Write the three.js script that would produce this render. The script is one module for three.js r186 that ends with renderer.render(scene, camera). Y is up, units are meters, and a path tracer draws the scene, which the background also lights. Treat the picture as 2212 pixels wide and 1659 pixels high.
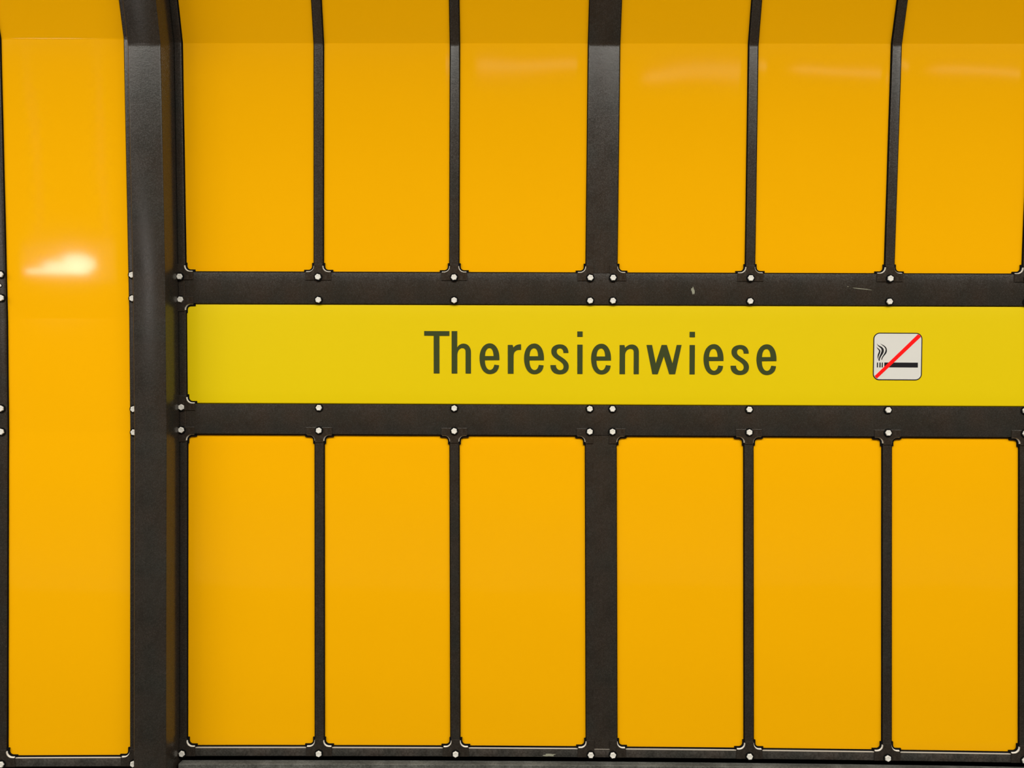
import * as THREE from 'three';
import { RectAreaLightUniformsLib } from 'three/addons/lights/RectAreaLightUniformsLib.js';
import { toCreasedNormals, mergeGeometries } from 'three/addons/utils/BufferGeometryUtils.js';
import { RoundedBoxGeometry } from 'three/addons/geometries/RoundedBoxGeometry.js';

RectAreaLightUniformsLib.init();
const scene = new THREE.Scene();
scene.background = new THREE.Color(0x000000);

// ---------------------------------------------------------------- camera
const EYE = 1.62;                                   // eye height over the platform
const rad = Math.PI / 180;
const camera = new THREE.PerspectiveCamera(2 * Math.atan(829.5 / 2060) / rad, 2212 / 1659, 0.05, 60);
camera.position.set(0, EYE, 4.2);
camera.rotation.order = 'YXZ';
camera.rotation.set(0, 0.497 * rad, 0.0753 * rad);
scene.add(camera);

// ---------------------------------------------------------------- renderer and exposure
const renderer = new THREE.WebGLRenderer({ antialias: true });
renderer.toneMapping = THREE.LinearToneMapping;
renderer.toneMappingExposure = 1.0;
renderer.shadowMap.enabled = true;
renderer.shadowMap.type = THREE.PCFSoftShadowMap;

// ---------------------------------------------------------------- station lamps: rows [y, z, tilt, radiance, width]
const LAMP_COLOUR = new THREE.Color().setRGB(1, 0.965, 0.88);
const LAMP_ROWS = [
  { y: 4.72, z: 3.4, tilt: -20, L: 49, w: 0.30, len: 2.84, xs: [-7.5, -4.5, -1.5, 1.5, 4.5, 7.5], label: 'long bright fluorescent ceiling lamp over the platform edge' },
  { y: 4.72, z: 5.2, tilt: 24, L: 42, w: 0.30, len: 2.84, xs: [-7.5, -4.5, -1.5, 1.5, 4.5, 7.5], label: 'long bright fluorescent ceiling lamp over the near half of the platform' },
  { y: 4.62, z: 7.6, tilt: 0, L: 1.7, w: 0.36, len: 1.3, xs: [0.1, 2.15, 3.9, 5.6], label: 'short dim ceiling lamp over the far half of the platform' },
];

// ---------------------------------------------------------------- helpers
const G = 0.00248;                                  // the whole station falls gently to the right
const taken = {};
function numbered(n) {
  const k = taken[n] = (taken[n] ?? -1) + 1;
  return k ? n + '_' + String(k).padStart(3, '0') : n;
}
function thing(name, label, category, group) {
  const o = new THREE.Group(); o.name = numbered(name);
  o.userData = { label, category }; if (group) o.userData.group = group;
  scene.add(o); return o;
}
function structure(name) {
  const o = new THREE.Group(); o.name = numbered(name); o.userData = { kind: 'structure' };
  scene.add(o); return o;
}
function part(name, geo, mat, parent, label) {
  const m = new THREE.Mesh(geo, mat); m.name = numbered(name);
  m.castShadow = m.receiveShadow = true; if (label) m.userData.label = label;
  parent.add(m); return m;
}
let seed = 7;
const rnd = () => { seed = (seed * 1664525 + 1013904223) >>> 0; return seed / 4294967296; };

// wall profile in (height over the eye, z): upright below, leaning out above the sign, folding over at the top
const BASE = [[-2.0, 0], [-0.21, 0.003], [0.366, 0.020], [0.47, 0.0255], [1.4746, 0.078], [2.25, 0.345]];
const prof = (y) => {
  for (let i = 1; i < BASE.length; i++) if (y <= BASE[i][0] || i === BASE.length - 1) {
    const [a, b] = [BASE[i - 1], BASE[i]];
    return a[1] + (b[1] - a[1]) * (y - a[0]) / (b[0] - a[0]);
  }
};
const lean = (y) => Math.atan2(prof(y + 0.01) - prof(y - 0.01), 0.02);
function miters(path) {
  const n = [];
  for (let i = 0; i + 1 < path.length; i++) {
    const dy = path[i + 1][0] - path[i][0], dz = path[i + 1][1] - path[i][1], l = Math.hypot(dy, dz);
    n.push([-dz / l, dy / l]);
  }
  return path.map((_, i) => {
    const a = n[Math.max(0, i - 1)], b = n[Math.min(n.length - 1, i)];
    const s = 1 + a[0] * b[0] + a[1] * b[1];
    return [(a[0] + b[0]) / s, (a[1] + b[1]) / s];
  });
}
const offsetPath = (path, d) => { const m = miters(path); return path.map((p, i) => [p[0] + d * m[i][0], p[1] + d * m[i][1]]); };
function cutPath(path, y0, y1) {                    // the stretch of a path between two heights
  const at = (y) => { for (let i = 1; i < path.length; i++) if (y <= path[i][0] || i === path.length - 1) {
    const [a, b] = [path[i - 1], path[i]]; return [y, a[1] + (b[1] - a[1]) * (y - a[0]) / (b[0] - a[0])]; } };
  return [at(y0), ...path.filter((p) => p[0] > y0 + 1e-4 && p[0] < y1 - 1e-4), at(y1)];
}
function densify(path, d) {                         // extra points close to each bend keep the faces between flat
  const out = [path[0]];
  for (let i = 1; i < path.length; i++) {
    const [a, b] = [path[i - 1], path[i]], l = Math.hypot(b[0] - a[0], b[1] - a[1]);
    const mix = (t) => [a[0] + (b[0] - a[0]) * t, a[1] + (b[1] - a[1]) * t];
    if (l > 3 * d) { if (i > 1) out.push(mix(d / l)); if (i < path.length - 1) out.push(mix(1 - d / l)); }
    out.push(b);
  }
  return out;
}
const place = (x, y, z) => [x, y - G * x + EYE, z];
function meshOf(pos, idx, uv) {
  const g = new THREE.BufferGeometry();
  g.setAttribute('position', new THREE.Float32BufferAttribute(pos, 3));
  g.setAttribute('uv', new THREE.Float32BufferAttribute(uv, 2));
  g.setIndex(idx); return g;
}
// bevelled rectangle (counter-clockwise) between x0..x1 and w0..w1; only the front corners are rounded
function roundFront(x0, x1, w0, w1, r, n = 5) {
  const p = [[x0, w0], [x1, w0]];
  for (let k = 0; k <= n; k++) { const a = k / n * Math.PI / 2; p.push([x1 - r + r * Math.cos(a), w1 - r + r * Math.sin(a)]); }
  for (let k = 0; k <= n; k++) { const a = k / n * Math.PI / 2; p.push([x0 + r - r * Math.sin(a), w1 - r + r * Math.cos(a)]); }
  return p;
}
// a bar of constant section (across, outwards) run up a path
function sweep(path, section, xc) {
  const m = miters(path), pos = [], uv = [], idx = [], N = section.length;
  path.forEach(([y, z], i) => section.forEach(([u, w], k) => {
    const X = xc(y) + u, Y = y + w * m[i][0], Z = z + w * m[i][1];
    pos.push(...place(X, Y, Z)); uv.push((X + w) * 2, Y * 2);
  }));
  for (let i = 0; i + 1 < path.length; i++) for (let k = 0; k < N; k++) {
    const a = i * N + k, b = i * N + (k + 1) % N, c = a + N, d = b + N;
    idx.push(a, b, d, a, d, c);
  }
  const cap = THREE.ShapeUtils.triangulateShape(section.map((s) => new THREE.Vector2(...s)), []);
  const top = (path.length - 1) * N;
  for (const [a, b, c] of cap) { idx.push(a, c, b, top + a, top + b, top + c); }
  return toCreasedNormals(meshOf(pos, idx, uv).toNonIndexed(), 0.34);
}
// a bar of constant section (height, z) run along the wall
function along(section, xa, xb, sag = () => 0, n = 24) {
  const pos = [], uv = [], idx = [], N = section.length;
  for (let i = 0; i <= n; i++) {
    const x = xa + (xb - xa) * i / n;
    section.forEach(([y, z]) => { pos.push(...place(x, y + sag(x), z)); uv.push(x * 2, (y - z) * 2); });
  }
  for (let i = 0; i < n; i++) for (let k = 0; k < N; k++) {
    const a = i * N + k, b = i * N + (k + 1) % N; idx.push(a, b + N, b, a, a + N, b + N);
  }
  const cap = THREE.ShapeUtils.triangulateShape(section.map((s) => new THREE.Vector2(s[1], s[0])), []);
  for (const [a, b, c] of cap) idx.push(a, b, c, n * N + a, n * N + c, n * N + b);
  const g = toCreasedNormals(meshOf(pos, idx, uv).toNonIndexed(), 0.34);
  return g;
}
// section of a rail lying on the wall profile, front edges rounded; points run clockwise seen along +x
function railSection(yb, yt, off, depth, r) {
  const c = (y, w) => { const l = lean(y); return [y - w * Math.sin(l), prof(y) + off + w * Math.cos(l)]; };
  const p = [c(yt, -depth)], n = 4;
  for (let k = 0; k <= n; k++) { const a = k / n * Math.PI / 2; p.push(c(yt - r + r * Math.cos(a), -r + r * Math.sin(a))); }
  for (let k = 0; k <= n; k++) { const a = k / n * Math.PI / 2; p.push(c(yb + r - r * Math.sin(a), -r + r * Math.cos(a))); }
  p.push(c(yb, -depth)); return p;
}

// ---------------------------------------------------------------- procedural textures
function noiseTile(n, cells, rng) {                 // smooth tiling value noise in 0..1
  const v = Array.from({ length: cells * cells }, rng), o = new Float32Array(n * n);
  const s = (t) => t * t * (3 - 2 * t);
  for (let j = 0; j < n; j++) for (let i = 0; i < n; i++) {
    const x = i / n * cells, y = j / n * cells, a = Math.floor(x), b = Math.floor(y), fx = s(x - a), fy = s(y - b);
    const q = (p, r) => v[((r + cells) % cells) * cells + (p + cells) % cells];
    o[j * n + i] = (q(a, b) * (1 - fx) + q(a + 1, b) * fx) * (1 - fy) + (q(a, b + 1) * (1 - fx) + q(a + 1, b + 1) * fx) * fy;
  }
  return o;
}
function texture(n, fill, srgb) {
  const d = new Uint8Array(n * n * 4);
  for (let i = 0; i < n * n; i++) { const c = fill(i); d[i * 4] = c[0]; d[i * 4 + 1] = c[1]; d[i * 4 + 2] = c[2]; d[i * 4 + 3] = 255; }
  const t = new THREE.DataTexture(d, n, n); t.wrapS = t.wrapT = THREE.RepeatWrapping;
  t.magFilter = THREE.LinearFilter; t.minFilter = THREE.LinearMipmapLinearFilter; t.generateMipmaps = true;
  if (srgb) t.colorSpace = THREE.SRGBColorSpace; t.needsUpdate = true; return t;
}
const NT = 512;
const nA = noiseTile(NT, 5, rnd), nB = noiseTile(NT, 13, rnd), nC = noiseTile(NT, 90, rnd), nD = noiseTile(NT, 7, rnd), nE = noiseTile(NT, 200, rnd);
const clamp = (x) => Math.max(0, Math.min(255, x));
// dark worn paint with a fine speckle and brown to greenish blotches
const wornPaint = (base, dust) => texture(NT, (i) => {
  const m = (nA[i] - 0.5) * 3 + (nB[i] - 0.5) * (2.5 + dust), g = (nC[i] - 0.5) * (6 + dust) + (nE[i] - 0.5) * 9, t = (nD[i] - 0.5) * 5;
  const sp = rnd() > 0.9985 ? 45 : 0;
  return [clamp(base + m + g + t + sp), clamp(base - 3 + m + g + sp), clamp(base - 7 + m + g - t * 0.3 + sp)];
}, true);
const metalMap = wornPaint(42, 0), dustyMap = wornPaint(52, 14);
const metalRough = texture(NT, (i) => { const v = clamp(66 + (nA[i] - 0.5) * 6 + (nB[i] - 0.5) * 5 + (nE[i] - 0.5) * 30); return [v, v, v]; });
const grain = texture(NT, (i) => { const v = clamp(128 + (nC[i] - 0.5) * 90 + (nE[i] - 0.5) * 120); return [v, v, v]; });
const concreteMap = texture(NT, (i) => { const v = (nA[i] - 0.5) * 26 + (nB[i] - 0.5) * 22 + (nC[i] - 0.5) * 26 + (rnd() - 0.5) * 26; return [clamp(66 + v), clamp(67 + v), clamp(63 + v)]; }, true);
const graniteMap = texture(NT, (i) => { const v = (nA[i] - 0.5) * 14 + (rnd() - 0.5) * 60; return [clamp(58 + v), clamp(57 + v), clamp(55 + v)]; }, true);

// ---------------------------------------------------------------- materials
const M = {
  panel: new THREE.MeshPhysicalMaterial({ color: new THREE.Color().setRGB(0.80, 0.385, 0.0012), roughness: 0.065, specularIntensity: 0.4 }),
  sign: new THREE.MeshPhysicalMaterial({ color: new THREE.Color().setRGB(0.67, 0.50, 0.0012), roughness: 0.4, specularIntensity: 0.3 }),
  metal: new THREE.MeshPhysicalMaterial({ map: metalMap, roughnessMap: metalRough, roughness: 1, bumpMap: grain, bumpScale: 0.0002, specularIntensity: 0.75 }),
  dusty: new THREE.MeshPhysicalMaterial({ map: dustyMap, roughness: 0.6, bumpMap: grain, bumpScale: 0.0002, specularIntensity: 0.5 }),
  gasket: new THREE.MeshPhysicalMaterial({ color: new THREE.Color().setRGB(0.003, 0.003, 0.003), roughness: 0.85, specularIntensity: 0.15 }),
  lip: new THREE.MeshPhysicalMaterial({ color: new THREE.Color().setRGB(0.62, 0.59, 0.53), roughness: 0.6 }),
  dustGlint: new THREE.MeshPhysicalMaterial({ color: new THREE.Color().setRGB(0.34, 0.31, 0.265), roughness: 0.8 }),  // dust on the rail top, with caught lamplight put into its colour
  bolt: new THREE.MeshPhysicalMaterial({ color: new THREE.Color().setRGB(0.66, 0.645, 0.60), roughness: 0.5 }),
  lettering: new THREE.MeshPhysicalMaterial({ color: new THREE.Color().setRGB(0.034, 0.046, 0.009), roughness: 0.7, specularIntensity: 0.4 }),
  white: new THREE.MeshPhysicalMaterial({ color: new THREE.Color().setRGB(0.61, 0.605, 0.58), roughness: 0.5, specularIntensity: 0.4 }),
  ink: new THREE.MeshPhysicalMaterial({ color: new THREE.Color().setRGB(0.006, 0.005, 0.008), roughness: 0.6, specularIntensity: 0.4 }),
  red: new THREE.MeshPhysicalMaterial({ color: new THREE.Color().setRGB(0.85, 0.004, 0.004), roughness: 0.5, specularIntensity: 0.3 }),
  scuff: new THREE.MeshStandardMaterial({ color: new THREE.Color().setRGB(0.24, 0.24, 0.18), roughness: 0.9 }),
  concrete: new THREE.MeshStandardMaterial({ map: concreteMap, roughness: 0.95 }),
  cavityDark: new THREE.MeshStandardMaterial({ color: new THREE.Color().setRGB(0.01, 0.01, 0.01), roughness: 1 }),  // dirty concrete, shade of the open cavity put into its near-black colour
  granite: new THREE.MeshStandardMaterial({ map: graniteMap, roughness: 0.5 }),
  plaster: new THREE.MeshStandardMaterial({ color: new THREE.Color().setRGB(0.16, 0.155, 0.15), roughness: 0.9 }),
  cladding: new THREE.MeshStandardMaterial({ color: new THREE.Color().setRGB(0.72, 0.32, 0.004), roughness: 0.6 }),
  housing: new THREE.MeshStandardMaterial({ color: new THREE.Color().setRGB(0.55, 0.55, 0.55), roughness: 0.5 }),
  glow: new THREE.MeshStandardMaterial({ color: 0xffffff, emissive: LAMP_COLOUR, emissiveIntensity: 1.2 }),
};

// ---------------------------------------------------------------- the station hall
function slab(name, x0, x1, y0, y1, z0, z1, mat, parent) {
  const g = new THREE.BoxGeometry(x1 - x0, y1 - y0, z1 - z0);
  const p = g.attributes.position, n = g.attributes.normal, uv = g.attributes.uv;
  g.translate((x0 + x1) / 2, (y0 + y1) / 2, (z0 + z1) / 2);
  for (let i = 0; i < p.count; i++) {
    const ax = Math.abs(n.getX(i)), ay = Math.abs(n.getY(i));
    uv.setXY(i, (ax > 0.5 ? p.getZ(i) : p.getX(i)) * 1.3, (ay > 0.5 ? p.getZ(i) : p.getY(i)) * 1.3);
  }
  if (parent) return part(name, g, mat, parent);
  const m = part(name, g, mat, scene); m.userData = { kind: 'structure' }; return m;
}
const HX = 9, HZ = 13.4, CEIL = 5.0, BED = -1.1;
slab('floor', -HX, HX, BED - 0.2, 0, 3.3, 10.1, M.granite);                       // the island platform
slab('floor', -HX, HX, BED - 0.4, BED - 0.2, -0.6, HZ + 0.3, M.concrete);         // the track beds
slab('ceiling', -HX, HX, CEIL, CEIL + 0.25, -0.6, HZ + 0.3, M.plaster);
slab('wall_left', -HX - 0.25, -HX, BED - 0.4, CEIL + 0.25, -0.6, HZ + 0.3, M.plaster);
slab('wall_right', HX, HX + 0.25, BED - 0.4, CEIL + 0.25, -0.6, HZ + 0.3, M.plaster);
slab('wall_front', -HX, HX, BED - 0.2, CEIL, HZ, HZ + 0.3, M.cladding);

const wall = structure('wall_back');
slab('concrete_backing', -HX, HX, BED - 0.2, CEIL, -0.6, -0.32, M.cavityDark, wall);
slab('lintel', -HX, HX, EYE + 2.2, CEIL, -0.32, 0.3, M.plaster, wall);

// ---------------------------------------------------------------- yellow panels (parts of the wall)
const PANEL_DEPTH = -0.013;
function panelGeometry(path, xa, xb, wave = 0.0003) {
  const p1 = rnd() * 6.3, p2 = rnd() * 6.3, p3 = rnd() * 6.3;     // a sheet is never quite flat
  const shape = (x, y) => wave * (Math.sin(y * 15 + p1 + 3 * x) + 0.7 * Math.sin(x * 14 + p2) * Math.sin(y * 7 + p3));
  // path points are the front of the sheet; the sheet rolls back at its rim and turns into a flange
  const rim = 0.006, pts = densify(path, 0.004);
  const xs = [], ys = [];
  const e = [0, 0.0006, 0.002, 0.004, 0.006, 0.012, 0.02, 0.03, 0.045, 0.065];
  e.forEach((d) => xs.push(xa + d)); for (let k = 1; k < 14; k++) xs.push(xa + 0.065 + (xb - xa - 0.13) * k / 14); [...e].reverse().forEach((d) => xs.push(xb - d));
  const L = [0]; for (let i = 1; i < pts.length; i++) L.push(L[i - 1] + Math.hypot(pts[i][0] - pts[i - 1][0], pts[i][1] - pts[i - 1][1]));
  const T = L[L.length - 1], ss = new Set([...L, ...e, ...e.map((d) => T - d)]);
  for (let k = 1; k < 60; k++) ss.add(T * k / 60);
  const sl = [...ss].sort((a, b) => a - b).filter((v, i, a) => !i || v - a[i - 1] > 2e-4);
  const m = miters(pts);
  const drop = (d) => -(d < rim ? rim - Math.sqrt(Math.max(0, rim * rim - (rim - d) ** 2)) : 0) - 0.0012 * Math.exp(-((d / 0.03) ** 2));
  const pos = [], uv = [], idx = [];
  const cols = [null, ...xs, null], rows = [null, ...sl, null];
  rows.forEach((s0, j) => cols.forEach((x0, i) => {
    const back = s0 === null || x0 === null;
    const s = s0 === null ? (j ? T : 0) : s0, x = x0 === null ? (i ? xb : xa) : x0;
    let k = 1; while (k < L.length - 1 && L[k] < s) k++;
    const t = (s - L[k - 1]) / (L[k] - L[k - 1]);
    const y = pts[k - 1][0] + (pts[k][0] - pts[k - 1][0]) * t, z = pts[k - 1][1] + (pts[k][1] - pts[k - 1][1]) * t;
    const ny = m[k - 1][0] + (m[k][0] - m[k - 1][0]) * t, nz = m[k - 1][1] + (m[k][1] - m[k - 1][1]) * t;
    const w = drop(Math.min(s, T - s)) + drop(Math.min(x - xa, xb - x)) - (back ? 0.02 : 0) + shape(x, y);
    pos.push(...place(x, y + w * ny, z + w * nz)); uv.push(x * 2, s * 2);
  }));
  const C = cols.length;
  for (let j = 0; j + 1 < rows.length; j++) for (let i = 0; i + 1 < C; i++) {
    const a = j * C + i; idx.push(a, a + 1, a + C + 1, a, a + C + 1, a + C);
  }
  const g = meshOf(pos, idx, uv); g.computeVertexNormals(); return g;
}
const sheet = offsetPath(BASE, PANEL_DEPTH);
// column lines of the frame, measured along the wall
const COL = [-1.4933, -0.8861, -0.2902, 0.3054, 0.405, 1.0042, 1.611, 2.2085, 2.308];
const TOPDX = [0, 0.010, 0.005, 0.006, 0.006, 0.001, 0.011, 0.01, 0.01], LOWDX = [0.003, 0.002, 0.006, 0.006, 0.005, 0.004, 0.002, 0.002, 0.002];
const lineX = (k) => (y) => COL[k] + (y > 0.47 ? TOPDX[k] * (y - 0.47) : y < -0.21 ? LOWDX[k] * (-0.21 - y) / 1.42 : 0);
const ROW = { A: 0.4658, B: 0.3658, C: -0.1079, D: -0.208, E: -1.6324 };
const sagE = (x) => 0.004 - 0.0065 * ((Math.min(x, 2.4) - 0.2) / 1.6) ** 2;

for (const [a, b] of [[0, 1], [1, 2], [2, 3], [4, 5], [5, 6], [6, 7]]) {
  part('panel', panelGeometry(cutPath(sheet, ROW.A + 0.010, 2.2), COL[a] + 0.012, COL[b] - 0.012 + 0.008), M.panel, wall);
  part('panel', panelGeometry(cutPath(sheet, -1.618, ROW.D - 0.010), COL[a] + 0.012, COL[b] - 0.012 + 0.004), M.panel, wall);
}
// the projecting bay on the left: one sheet over the full height
const BAY = 0.112;
const BAYBASE = [[-2.0, 0], [-0.21, 0.003], [0.28, 0.0156], [1.4746, 0.078], [2.25, 0.345]];
const bayFace = offsetPath(BAYBASE, BAY), baySheet = offsetPath(BAYBASE, BAY + PANEL_DEPTH);
const bayPanel = part('panel', panelGeometry(cutPath(baySheet, -1.632, 2.2), -2.2115, -1.666), M.panel, wall);

// the cladding goes on past both edges of the picture
const beyond = (path, c, hw) => part('cover_strip', sweep(path, roundFront(-hw, hw, -0.017, -0.0008, 0.004), () => c), M.metal, wall);
for (let k = 1; k <= 4; k++) {
  part('panel', panelGeometry(cutPath(baySheet, -1.632, 2.2), -2.2115 - 0.565 * k, -1.666 - 0.565 * k - 0.006), M.panel, wall);
  beyond(cutPath(bayFace, -1.64, 2.2), -2.2235 - 0.565 * k, 0.02);
}
for (let k = 0; k < 4; k++) {
  const a = COL[8] + 0.6 * k;
  part('panel', panelGeometry(cutPath(sheet, ROW.A + 0.010, 2.2), a + 0.012, a + 0.588), M.panel, wall);
  part('panel', panelGeometry(cutPath(sheet, -1.618, ROW.D - 0.010), a + 0.012, a + 0.588), M.panel, wall);
  beyond(cutPath(BASE, 0.487, 2.2), a + 0.6, 0.02); beyond(cutPath(BASE, -1.606, -0.226), a + 0.6, 0.02);
}

// ---------------------------------------------------------------- bolts, brackets
const boltGeo = (() => {
  const g = new THREE.LatheGeometry([[0.0139, -0.004], [0.0139, 0.0066], [0.0122, 0.0092], [0.0075, 0.0098], [0.006, 0.009], [0, 0.009]].map((p) => new THREE.Vector2(...p)), 6);
  g.rotateX(Math.PI / 2); return toCreasedNormals(g.toNonIndexed(), 0.3);
})();
const shadeWasherGeo = (() => { const g = new THREE.CylinderGeometry(0.0185, 0.0185, 0.0045, 24); g.rotateX(Math.PI / 2); return g; })();  // black disc puts the ring of shade round each bolt into colour
function bolt(parent, x, y, off, w) {
  const l = lean(y), b = part('bolt', boltGeo, M.bolt, parent);
  const yy = y - w * Math.sin(l), z = prof(y) + off + w * Math.cos(l);
  b.position.set(...place(x, yy, z)); b.rotation.set(l, 0, 0);
  const s = part('shade_washer', shadeWasherGeo, M.gasket, b);
  b.rotateZ(rnd() * Math.PI); s.position.z = -0.0005;
  return b;
}
// plate outline round a bolt: a stub up the bar, arms along the rail, filleted between; e grows it
function bracketOutline(kind, H, sx, sy, e, lw, armBot, grow = 0) {
  const a = 0.0225 + e, arm = 0.0575 + e + grow, top = H + 0.006 + e, stub = H + 0.036 + e + grow, r = Math.max(0.004, 0.021 - e);
  const half = [[a, stub], [a, top + r]];
  for (let k = 1; k < 8; k++) { const t = k / 8 * Math.PI / 2; half.push([a + r - r * Math.cos(t), top + r - r * Math.sin(t)]); }
  half.push([a + r, top], [arm, top], [arm, armBot]);
  const left = kind === 'T' ? half.map(([x, y]) => [-x, y]).reverse() : [[-lw, armBot], [-lw, stub]];
  return new THREE.Shape([...left, ...half].map(([x, y]) => new THREE.Vector2(x * sx, y * sy)));
}
// pale bare edge, caught lamplight put into its colour, along the fillets and the arms of a plate: a thin wedge swept along the outline
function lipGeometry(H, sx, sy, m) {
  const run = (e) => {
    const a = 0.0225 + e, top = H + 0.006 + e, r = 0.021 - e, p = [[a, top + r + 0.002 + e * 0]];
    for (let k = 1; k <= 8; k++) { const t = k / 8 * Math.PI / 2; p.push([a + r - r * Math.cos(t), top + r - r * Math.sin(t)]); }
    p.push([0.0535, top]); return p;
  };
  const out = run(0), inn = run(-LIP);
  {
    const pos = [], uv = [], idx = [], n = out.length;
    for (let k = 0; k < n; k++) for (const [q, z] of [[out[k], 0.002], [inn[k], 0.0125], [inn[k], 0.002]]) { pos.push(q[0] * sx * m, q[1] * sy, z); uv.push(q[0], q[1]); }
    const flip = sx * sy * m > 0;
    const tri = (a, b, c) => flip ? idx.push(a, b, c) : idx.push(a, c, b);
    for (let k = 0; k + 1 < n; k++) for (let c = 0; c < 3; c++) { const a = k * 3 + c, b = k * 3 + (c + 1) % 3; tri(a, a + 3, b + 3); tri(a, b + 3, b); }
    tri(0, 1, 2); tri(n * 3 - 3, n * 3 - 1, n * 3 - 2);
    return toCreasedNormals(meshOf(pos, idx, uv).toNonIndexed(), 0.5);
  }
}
const LIP = 0.0045, plateCache = {};
function bracket(parent, kind, x, y, off, H, sx, sy, lw = 0.0145, armBot = -0.0135) {
  const key = [kind, H, sx, sy, lw, armBot].join();
  const [plate, seal, lips] = plateCache[key] ??= [
    new THREE.ExtrudeGeometry(bracketOutline(kind, H, sx, sy, -LIP + 0.0006, lw, armBot, 0.0035), { depth: 0.0115, bevelEnabled: true, bevelThickness: 0.001, bevelSize: 0.001, bevelOffset: -0.001, bevelSegments: 2 }),
    new THREE.ExtrudeGeometry(bracketOutline(kind, H, sx, sy, 0.0058, lw, armBot + 0.004), { depth: 0.008, bevelEnabled: false }),
    (kind === 'T' ? [1, -1] : [1]).map((m) => lipGeometry(H, sx, sy, m))];
  const l = lean(y), p = part('bracket', plate, M.metal, parent), w = -0.0085;
  p.position.set(...place(x, y - w * Math.sin(l), prof(y) + off + w * Math.cos(l))); p.rotation.x = l;
  const s = part('gasket', seal, M.gasket, p); s.position.z = -0.0045;
  for (const g of lips) part('edge_lip', g, M.lip, p, 'pale bare edge with caught lamplight put into its colour');
  return p;
}

// ---------------------------------------------------------------- rails
function blob(n, rx, ry, rough) {                   // ragged patch outline
  const pts = []; for (let k = 0; k < n; k++) { const a = k / n * 2 * Math.PI, q = 1 - rough * rnd(); pts.push(new THREE.Vector2(rx * q * Math.cos(a), ry * q * Math.sin(a))); }
  return new THREE.ExtrudeGeometry(new THREE.Shape(pts), { depth: 0.0006, bevelEnabled: false });
}
function mark(parent, name, geo, x, y, w, turn, label) {
  const l = lean(y), m = part(name, geo, M.scuff, parent, label);
  m.position.set(...place(x, y, prof(y) + w)); m.rotation.set(l, 0, turn); return m;
}
const RX0 = COL[0] + 0.0207, RX1 = 4.72;
const upper = thing('frame_rail', 'wide dark metal rail running along the top edge of the station name sign', 'rail');
part('rail_face', along(railSection(0.3493, 0.486, 0, 0.018, 0.0022), RX0, RX1), M.metal, upper);
part('gasket', along(railSection(0.3490, 0.4905, -0.006, 0.010, 0.001), RX0, RX1), M.gasket, upper);
const lower = thing('frame_rail', 'wide dark metal rail running along the bottom edge of the station name sign', 'rail');
part('rail_face', along(railSection(-0.225, -0.0925, 0, 0.018, 0.0022), RX0, RX1), M.metal, lower);
part('gasket', along(railSection(-0.2295, -0.0922, -0.006, 0.010, 0.001), RX0, RX1), M.gasket, lower);
const foot = thing('frame_rail', 'narrow dark metal rail under the lower panels, above the black gap', 'rail');
part('rail_face', along(railSection(-1.6455, -1.6098, 0, 0.018, 0.001), RX0, RX1, sagE), M.dusty, foot);
part('gasket', along(railSection(-1.640, -1.6015, -0.006, 0.010, 0.001), RX0, RX1, sagE), M.gasket, foot);
const bayFoot = thing('frame_rail', 'short dark metal rail under the tall panel left of the square column', 'rail');
part('rail_face', along(railSection(-1.6455, -1.6098, BAY, 0.018, 0.001), -2.2062, -1.6774, sagE), M.dusty, bayFoot);
part('gasket', along(railSection(-1.640, -1.6015, BAY - 0.006, 0.010, 0.001), -2.2062, -1.6774, sagE), M.gasket, bayFoot);

const edge = (off) => [[-1.6046, off - 0.014], [-1.6050, off - 0.009], [-1.6096, off + 0.0012], [-1.6106, off + 0.0008], [-1.6112, off - 0.014]];
part('edge_lip', along(edge(0), RX0, RX1, sagE), M.dustGlint, foot, 'dusty worn top edge with caught light put into its colour');
part('edge_lip', along(edge(BAY), -2.2062, -1.6774, sagE), M.dustGlint, bayFoot, 'dusty worn top edge with caught light put into its colour');

// joints: [column, kind, mirror]
const JOINTS = [[0, 'L', 1, 0.0145], [1, 'T', 1], [2, 'T', 1], [3, 'L', -1, 0.0148], [4, 'L', 1, 0.0138], [5, 'T', 1], [6, 'T', 1], [7, 'L', -1, 0.0148], [8, 'L', 1, 0.0138]];
const dxE = [0.004, 0.001, 0.008, 0.0065, 0.004, 0.004, 0.001, 0.001, 0.001];
for (const [k, kind, sx, lw] of JOINTS) {
  const x = COL[k];
  bracket(upper, kind, x, ROW.A, 0, 0.0203, sx, 1, lw);
  bolt(upper, x, ROW.A, 0, 0.006); bolt(upper, x, ROW.B, 0, 0.002);
  bracket(lower, kind, x, ROW.D, 0, 0.0172, sx, -1, lw);
  bolt(lower, x, ROW.C, 0, 0.002); bolt(lower, x, ROW.D, 0, 0.006);
  const xe = x + dxE[k], ye = ROW.E + sagE(x);
  bracket(foot, kind, xe, ye, 0, 0.0268, sx, 1, lw, -0.0125);
  bolt(foot, xe, ye, 0, 0.006);
}
// the sign's own two corner plates beside the column
bracket(upper, 'L', COL[0], ROW.B, 0, 0.0165, 1, -1, 0.0145);
bracket(lower, 'L', COL[0] + 0.003, ROW.C, 0, 0.0155, 1, 1, 0.0145);
// bay foot joints
bracket(bayFoot, 'L', -2.229, ROW.E + sagE(-2.23), BAY, 0.0240, 1, 1, 0.03, -0.0125);
bolt(bayFoot, -2.229, ROW.E + sagE(-2.23), BAY, 0.006);
bracket(bayFoot, 'L', -1.6585, ROW.E + sagE(-1.66), BAY, 0.0240, -1, 1, 0.02, -0.0125);
bolt(bayFoot, -1.6585, ROW.E + sagE(-1.66), BAY, 0.006);
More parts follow.
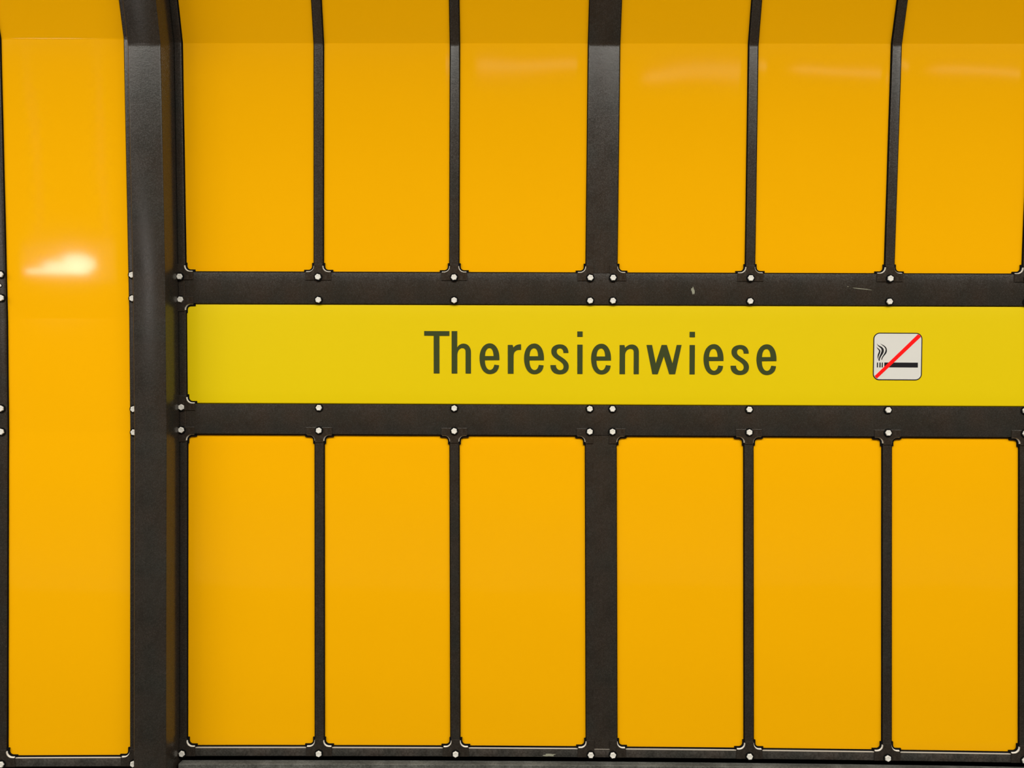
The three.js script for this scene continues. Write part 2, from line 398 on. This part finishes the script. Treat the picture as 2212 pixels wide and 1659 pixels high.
// paint rubbed off
mark(upper, 'scuff_mark', blob(17, 0.0085, 0.021, 0.45), 0.755, 0.411, 0.0002, 0.15, 'pale rubbed spot');
mark(upper, 'scuff_mark', blob(15, 0.052, 0.0022, 0.6), 1.50, 0.42, 0.0002, -0.12, 'long faint scratch');
mark(upper, 'scuff_mark', blob(9, 0.003, 0.003, 0.5), 1.43, 0.431, 0.0002, 0, 'faint scratch');
mark(foot, 'scuff_mark', blob(15, 0.034, 0.008, 0.5), 0.13, -1.633, 0.0005, 0.05, 'pale rubbed spot');

// ---------------------------------------------------------------- upright bars and posts
const faceUp = densify(cutPath(offsetPath(BASE, 0).map((p) => (Math.abs(p[0] - 1.4746) < 1e-3 ? [1.467, p[1]] : p)), 0.487, 2.2), 0.008);
const faceLow = densify(cutPath(BASE, -1.606, -0.226), 0.008);
const place6 = ['first', 'second', 'third', 'fourth'];
const words = [[1, 'first narrow bar right of the square column'], [2, 'second narrow bar right of the square column'], [5, 'first narrow bar right of the wide post'], [6, 'second narrow bar right of the wide post']];
for (const [k, w] of words) {
  for (const [path, where] of [[faceUp, 'above the sign'], [faceLow, 'below the sign']]) {
    const b = thing('frame_bar', `narrow dark metal upright ${where}, ${w}`, 'bar', 'narrow uprights between the yellow panels');
    part('bar_face', sweep(path, roundFront(-0.0188, 0.0188, -0.017, -0.0008, 0.0035), lineX(k)), M.metal, b);
    part('gasket', sweep(path, roundFront(-0.0225, 0.0225, -0.018, -0.006, 0.001, 2), lineX(k)), M.gasket, b);
  }
}
for (const [k, tail] of [[3, 'between the third and fourth panels'], [7, 'at the right edge of the picture']]) {
  for (const [path, where] of [[faceUp, 'above the sign'], [faceLow, 'below the sign']]) {
    const p = thing('frame_post', `wide flat dark metal post ${where}, ${tail}`, 'post', 'wide posts of the wall frame');
    const c = (y) => lineX(k)(y) + 0.0494;
    part('post_face', sweep(path, roundFront(-0.0670, 0.0670, -0.02, -0.0012, 0.0035), c), M.metal, p);
    part('gasket', sweep(path, roundFront(-0.0702, 0.0702, -0.018, -0.006, 0.001, 2), c), M.gasket, p);
  }
}
{ // strip that closes the frame against the column
  const s = thing('edge_bar', 'dark upright strip of the wall frame running in the shade right beside the square column', 'bar');
  const path = densify(cutPath(BASE, -1.63, 2.2), 0.008);
  part('bar_face', sweep(path, roundFront(-0.0115, 0.0195, -0.02, -0.0008, 0.0035), () => COL[0] + 0.001), M.metal, s);
  part('gasket', sweep(path, roundFront(-0.0115, 0.0233, -0.018, -0.006, 0.001, 2), () => COL[0] + 0.001), M.gasket, s);
}
{ // square column
  const s = thing('square_column', 'square dark metal column projecting between the tall left panel and the sign', 'column');
  const front = [[-2.6, 0.160], [-0.21, 0.158], [0.366, 0.174], [0.47, 0.1785], [1.4115, 0.2305], [2.2, 0.487]];
  part('column_casing', sweep(densify(front, 0.008), roundFront(-0.0694, 0.0694, -0.185, 0, 0.007, 7), (y) => -1.5737), M.metal, s);
}
for (const [x, hl, hr, label, cut] of [
  [-2.2235, 0.030, 0.0170, 'dark upright frame strip with bolts left of the tall full height panel', 0],
  [-1.6585, 0.0185, 0.0148, 'thin dark upright frame strip between the tall panel and the square column', 0]]) {
  const s = thing('edge_bar', label, 'bar');
  const path = densify(cutPath(bayFace, -1.64, 2.2), 0.008), xc = (y) => x - (x < -2 ? 0.004 * (-0.2 - y) / 1.4 + 0.002 : 0);
  part('bar_face', sweep(path, roundFront(-hl, hr, -0.017, -0.0008, 0.005), xc), M.metal, s);
  part('gasket', sweep(path, roundFront(-hl - 0.002, hr + (x < -2 ? 0.002 : 0), -0.018, -0.006, 0.001, 2), xc), M.gasket, s);
  for (const r of ['A', 'B', 'C', 'D']) bolt(s, x - (x < -2 && (r === 'C' || r === 'D') ? 0.008 : 0), ROW[r] - 0.006, BAY, 0.002);
  if (x < -2) { const q = bolt(s, x - 0.004, 0.413, BAY, 0.0); q.name = numbered('screw'); q.scale.setScalar(0.45); }
}

// ---------------------------------------------------------------- station name sign
const sign = thing('station_sign', 'long yellow station name sign with dark green lettering between the two wide rails', 'sign');
const signPath = cutPath(offsetPath(BASE, -0.007), -0.0915, 0.3485);
part('sign_plate', panelGeometry(signPath, -1.4725, 4.72, 0.00012), M.sign, sign);
const PX = 1 / 491.6;                               // metres per unit of lettering height
const K = 12.289;
const glyphs = {
  T: [[[143, 128], [813, 130], [813, 255], [548, 255], [548, 1252], [397, 1252], [397, 252], [143, 250]]],
  h: [[[873, 130], [1020, 130], [1020, 565], ['c', 1060, 500, 1110, 462, 1190, 462], ['c', 1310, 462, 1385, 560, 1385, 700], [1385, 1255], [1243, 1255], [1243, 680], ['c', 1243, 615, 1210, 580, 1155, 580], ['c', 1090, 580, 1022, 650, 1022, 770], [1022, 1255], [873, 1255]]],
  n: [[[228, 500], [355, 500], [372, 575], ['c', 420, 515, 480, 485, 555, 485], ['c', 665, 485, 738, 570, 738, 690], [738, 1270], [603, 1270], [603, 690], ['c', 603, 630, 570, 600, 515, 600], ['c', 450, 600, 375, 660, 373, 760], [373, 1270], [228, 1270]]],
  r: [[[213, 495], [340, 495], [362, 562], ['c', 410, 505, 470, 475, 565, 478], [565, 625], [520, 625], ['c', 420, 625, 367, 690, 367, 790], [367, 1258], [215, 1258]]],
  s: [[[1822, 712], [1690, 712], ['c', 1690, 630, 1650, 590, 1595, 590], ['c', 1545, 590, 1512, 625, 1512, 675], ['c', 1512, 740, 1560, 770, 1620, 810], ['c', 1730, 880, 1832, 950, 1832, 1075], ['c', 1832, 1200, 1740, 1280, 1595, 1280], ['c', 1440, 1280, 1345, 1190, 1345, 1035], [1490, 1035], ['c', 1490, 1115, 1540, 1170, 1605, 1170], ['c', 1660, 1170, 1695, 1135, 1695, 1075], ['c', 1695, 1010, 1640, 960, 1560, 910], ['c', 1450, 840, 1368, 790, 1368, 665], ['c', 1368, 560, 1460, 485, 1600, 485], ['c', 1730, 485, 1822, 570, 1822, 712]]],
  i: [[[2058, 495], [2197, 495], [2197, 1272], [2060, 1272]], [[2056, 145], [2197, 145], [2197, 288], [2056, 288]]],
  w: [[[940, 500], [1085, 500], [1187, 990], [1340, 500], [1478, 500], [1630, 990], [1740, 500], [1868, 500], [1703, 1275], [1545, 1275], [1400, 800], [1240, 1275], [1098, 1275]]],
  e: [[[2140, 915], [2140, 860], ['c', 2140, 640, 2040, 470, 1885, 470], ['c', 1720, 470, 1613, 640, 1613, 860], ['c', 1613, 1110, 1720, 1285, 1885, 1285], ['c', 2030, 1285, 2125, 1190, 2130, 1050], [2005, 1038], ['c', 1985, 1130, 1945, 1175, 1890, 1175], ['c', 1815, 1175, 1755, 1080, 1755, 918]]],
};
const eHole = [[1758, 808], ['c', 1758, 690, 1800, 595, 1880, 595], ['c', 1950, 595, 1985, 700, 1985, 808]];
function trace(Cls, pts, x0, base) {
  const q = new Cls(), X = (v) => (v - x0) / K * PX, Y = (v) => (base - v) / K * PX;
  pts.forEach((p, i) => {
    if (p[0] === 'c') q.bezierCurveTo(X(p[1]), Y(p[2]), X(p[3]), Y(p[4]), X(p[5]), Y(p[6]));
    else if (i) q.lineTo(X(p[0]), Y(p[1])); else q.moveTo(X(p[0]), Y(p[1]));
  });
  q.closePath(); return q;
}
const left = { T: [143, 1252], h: [873, 1255], n: [228, 1270], r: [213, 1258], s: [1345, 1268], i: [2058, 1272], w: [940, 1275], e: [1613, 1273] };
const glyphGeo = {};
for (const c in glyphs) {
  const shapes = glyphs[c].map((p) => trace(THREE.Shape, p, ...left[c]));
  if (c === 'e') shapes[0].holes.push(trace(THREE.Path, eHole, ...left[c]));
  glyphGeo[c] = new THREE.ExtrudeGeometry(shapes, { depth: 0.0015, bevelEnabled: false, curveSegments: 14 });
}
const px2x = (u) => -0.4229 + (u - 916.6) * (1.0363 + 0.4229) / (1633.4 - 916.6);
const TEXT = [['T', 916.6], ['h', 976], ['e', 1036.3], ['r', 1097.3], ['e', 1132.5], ['s', 1189.4], ['i', 1247.4], ['e', 1277.2], ['n', 1338.6], ['w', 1396.5], ['i', 1489.3], ['e', 1519.5], ['s', 1577.7], ['e', 1633.4]];
const signZ = (y, w) => prof(y) - 0.007 + w;
for (const [c, u] of TEXT) {
  const m = part('letter', glyphGeo[c], M.lettering, sign), y = 0.0455;
  m.position.set(...place(px2x(u), y, signZ(y, 0.0003))); m.rotation.x = lean(0.1);
}

// ---------------------------------------------------------------- no smoking sticker
{
  const st = thing('no_smoking_sticker', 'small square white no smoking sticker with a red diagonal bar on the yellow sign', 'sticker');
  const cx = 928.5, cy = 834, S = PX / 11.85;          // drawn in units of a fine grid
  const P = (u, v) => new THREE.Vector2((u - cx) * S, (cy - v) * S);
  const rr = (h, k, r) => { const s = new THREE.Shape(); const R = r * S, H = h * S, V = k * S;
    s.moveTo(-H + R, -V); s.lineTo(H - R, -V); s.absarc(H - R, -V + R, R, -Math.PI / 2, 0); s.lineTo(H, V - R); s.absarc(H - R, V - R, R, 0, Math.PI / 2);
    s.lineTo(-H + R, V); s.absarc(-H + R, V - R, R, Math.PI / 2, Math.PI); s.lineTo(-H, -V + R); s.absarc(-H + R, -V + R, R, Math.PI, 1.5 * Math.PI); return s; };
  const ex = (shape, d) => new THREE.ExtrudeGeometry(shape, { depth: d, bevelEnabled: false, curveSegments: 12 });
  st.position.set(...place(1.6532, 0.1268, signZ(0.1268, 0.0003))); st.rotation.x = lean(0.1); st.rotation.z = -0.004;
  part('backing', ex(rr(623, 606, 165), 0.0008), M.white, st);
  const ring = rr(623, 606, 165); ring.holes.push(new THREE.Path(rr(600, 583, 142).getPoints(12)));
  part('border', ex(ring, 0.0012), M.ink, st);
  part('slash_bar', ex(new THREE.Shape([P(350, 1335), P(1437, 262), P(1490, 300), P(1510, 330), P(412, 1397), P(376, 1372)]), 0.0016), M.red, st);
  const cig = [[[592, 988], [1447, 988], [1447, 1113], [592, 1113]], [[405, 990], [434, 990], [434, 1115], [405, 1115]], [[468, 990], [499, 990], [499, 1115], [468, 1115]], [[526, 990], [556, 990], [556, 1115], [526, 1115]]];
  part('cigarette', mergeGeometries(cig.map((q) => ex(new THREE.Shape(q.map((p) => P(...p))), 0.0012))), M.ink, st);
  const curl = (o, i) => {                           // outline out along one curve and back along another
    const s = new THREE.Shape(), f = (q) => { const a = P(q[0], q[1]), b = P(q[2], q[3]), c = P(q[4], q[5]); s.bezierCurveTo(a.x, a.y, b.x, b.y, c.x, c.y); };
    const m = P(...o[0]); s.moveTo(m.x, m.y); o.slice(1).forEach(f); const l = P(...i[0]); s.lineTo(l.x, l.y); i.slice(1).forEach(f); s.closePath(); return s; };
  part('smoke_curl', ex(curl([[478, 505], [560, 550, 655, 570, 652, 690], [650, 790, 560, 800, 532, 920]], [[515, 925], [512, 830, 612, 770, 618, 670], [622, 590, 530, 560, 478, 505]]), 0.0012), M.ink, st);
  part('smoke_curl', ex(curl([[400, 500], [410, 580, 575, 560, 575, 690], [572, 790, 470, 830, 472, 955]], [[440, 930], [470, 780, 530, 730, 515, 660], [505, 600, 395, 580, 400, 500]]), 0.0012), M.ink, st);
  part('smoke_curl', ex(curl([[395, 590], [420, 640, 490, 640, 487, 710], [485, 770, 430, 800, 438, 915]], [[425, 890], [395, 780, 460, 740, 450, 690], [440, 650, 392, 640, 395, 590]]), 0.0012), M.ink, st);
}

// ---------------------------------------------------------------- cable trough below the wall
{
  const t = thing('cable_trough', 'rough grey concrete cable trough edge along the foot of the wall', 'trough');
  part('front_wall', along([[-1.664, 0.0], [-1.6615, 0.046], [-1.664, 0.05], [-2.9, 0.05], [-2.9, 0.0]], -1.49, 4.72, sagE), M.concrete, t);
}

// ---------------------------------------------------------------- station lamps (outside the picture, mirrored in the wall)
for (const R of LAMP_ROWS) for (const x of R.xs) {
  const t = thing('ceiling_light', R.label, 'lamp', R.z < 4 ? 'ceiling lamps along the platform edge' : R.len > 2 ? 'ceiling lamps over the near half' : 'dim ceiling lamps');
  t.position.set(x, R.y, R.z); t.rotation.x = R.tilt * rad;
  const h = new RoundedBoxGeometry(R.len + 0.06, 0.12, R.w + 0.06, 2, 0.02); h.translate(0, 0.065, 0); part('housing', h, M.housing, t);
  part('diffuser', new THREE.BoxGeometry(R.len, 0.01, R.w), M.glow, t);
  const l = new THREE.RectAreaLight(LAMP_COLOUR, R.L, R.len, R.w); l.position.y = -0.012; l.rotation.x = -Math.PI / 2; t.add(l);
}
{ // added unseen light, stepped to shape the highlight that the tall left panel mirrors
  const t = thing('added_highlight_light', 'added lit white board of stepped plates, shaped for the highlight on the tall panel', 'display');
  t.position.set(-4.7, 2.28, 6.0);
  const h = new RoundedBoxGeometry(0.95, 0.40, 0.16, 2, 0.02); h.translate(0, 0, 0.085); part('housing', h, M.housing, t);
  for (const x of [-0.35, 0.35]) { const g = new THREE.CylinderGeometry(0.012, 0.012, CEIL - 2.26 - 0.2, 12); g.translate(x, (CEIL - 2.26 + 0.2) / 2, 0.085); part('hanger_rod', g, M.housing, t); }
  for (const [x, y, w, hh, c] of [[0.06, 0.0, 0.23, 0.20, [1, 0.95, 0.90]], [0.215, 0.015, 0.07, 0.11, [1, 0.95, 0.90]], [-0.145, -0.04, 0.18, 0.14, [1, 0.82, 0.80]], [-0.325, -0.085, 0.18, 0.055, [1, 0.80, 0.80]]]) {
    const sc = part('screen', new RoundedBoxGeometry(w, hh, 0.01, 2, 0.004), M.glow, t); sc.position.set(x, y, 0);
    const l = new THREE.RectAreaLight(new THREE.Color().setRGB(...c), 38, w, hh); l.position.set(x, y, -0.012); t.add(l);
  }
}

renderer.render(scene, camera);
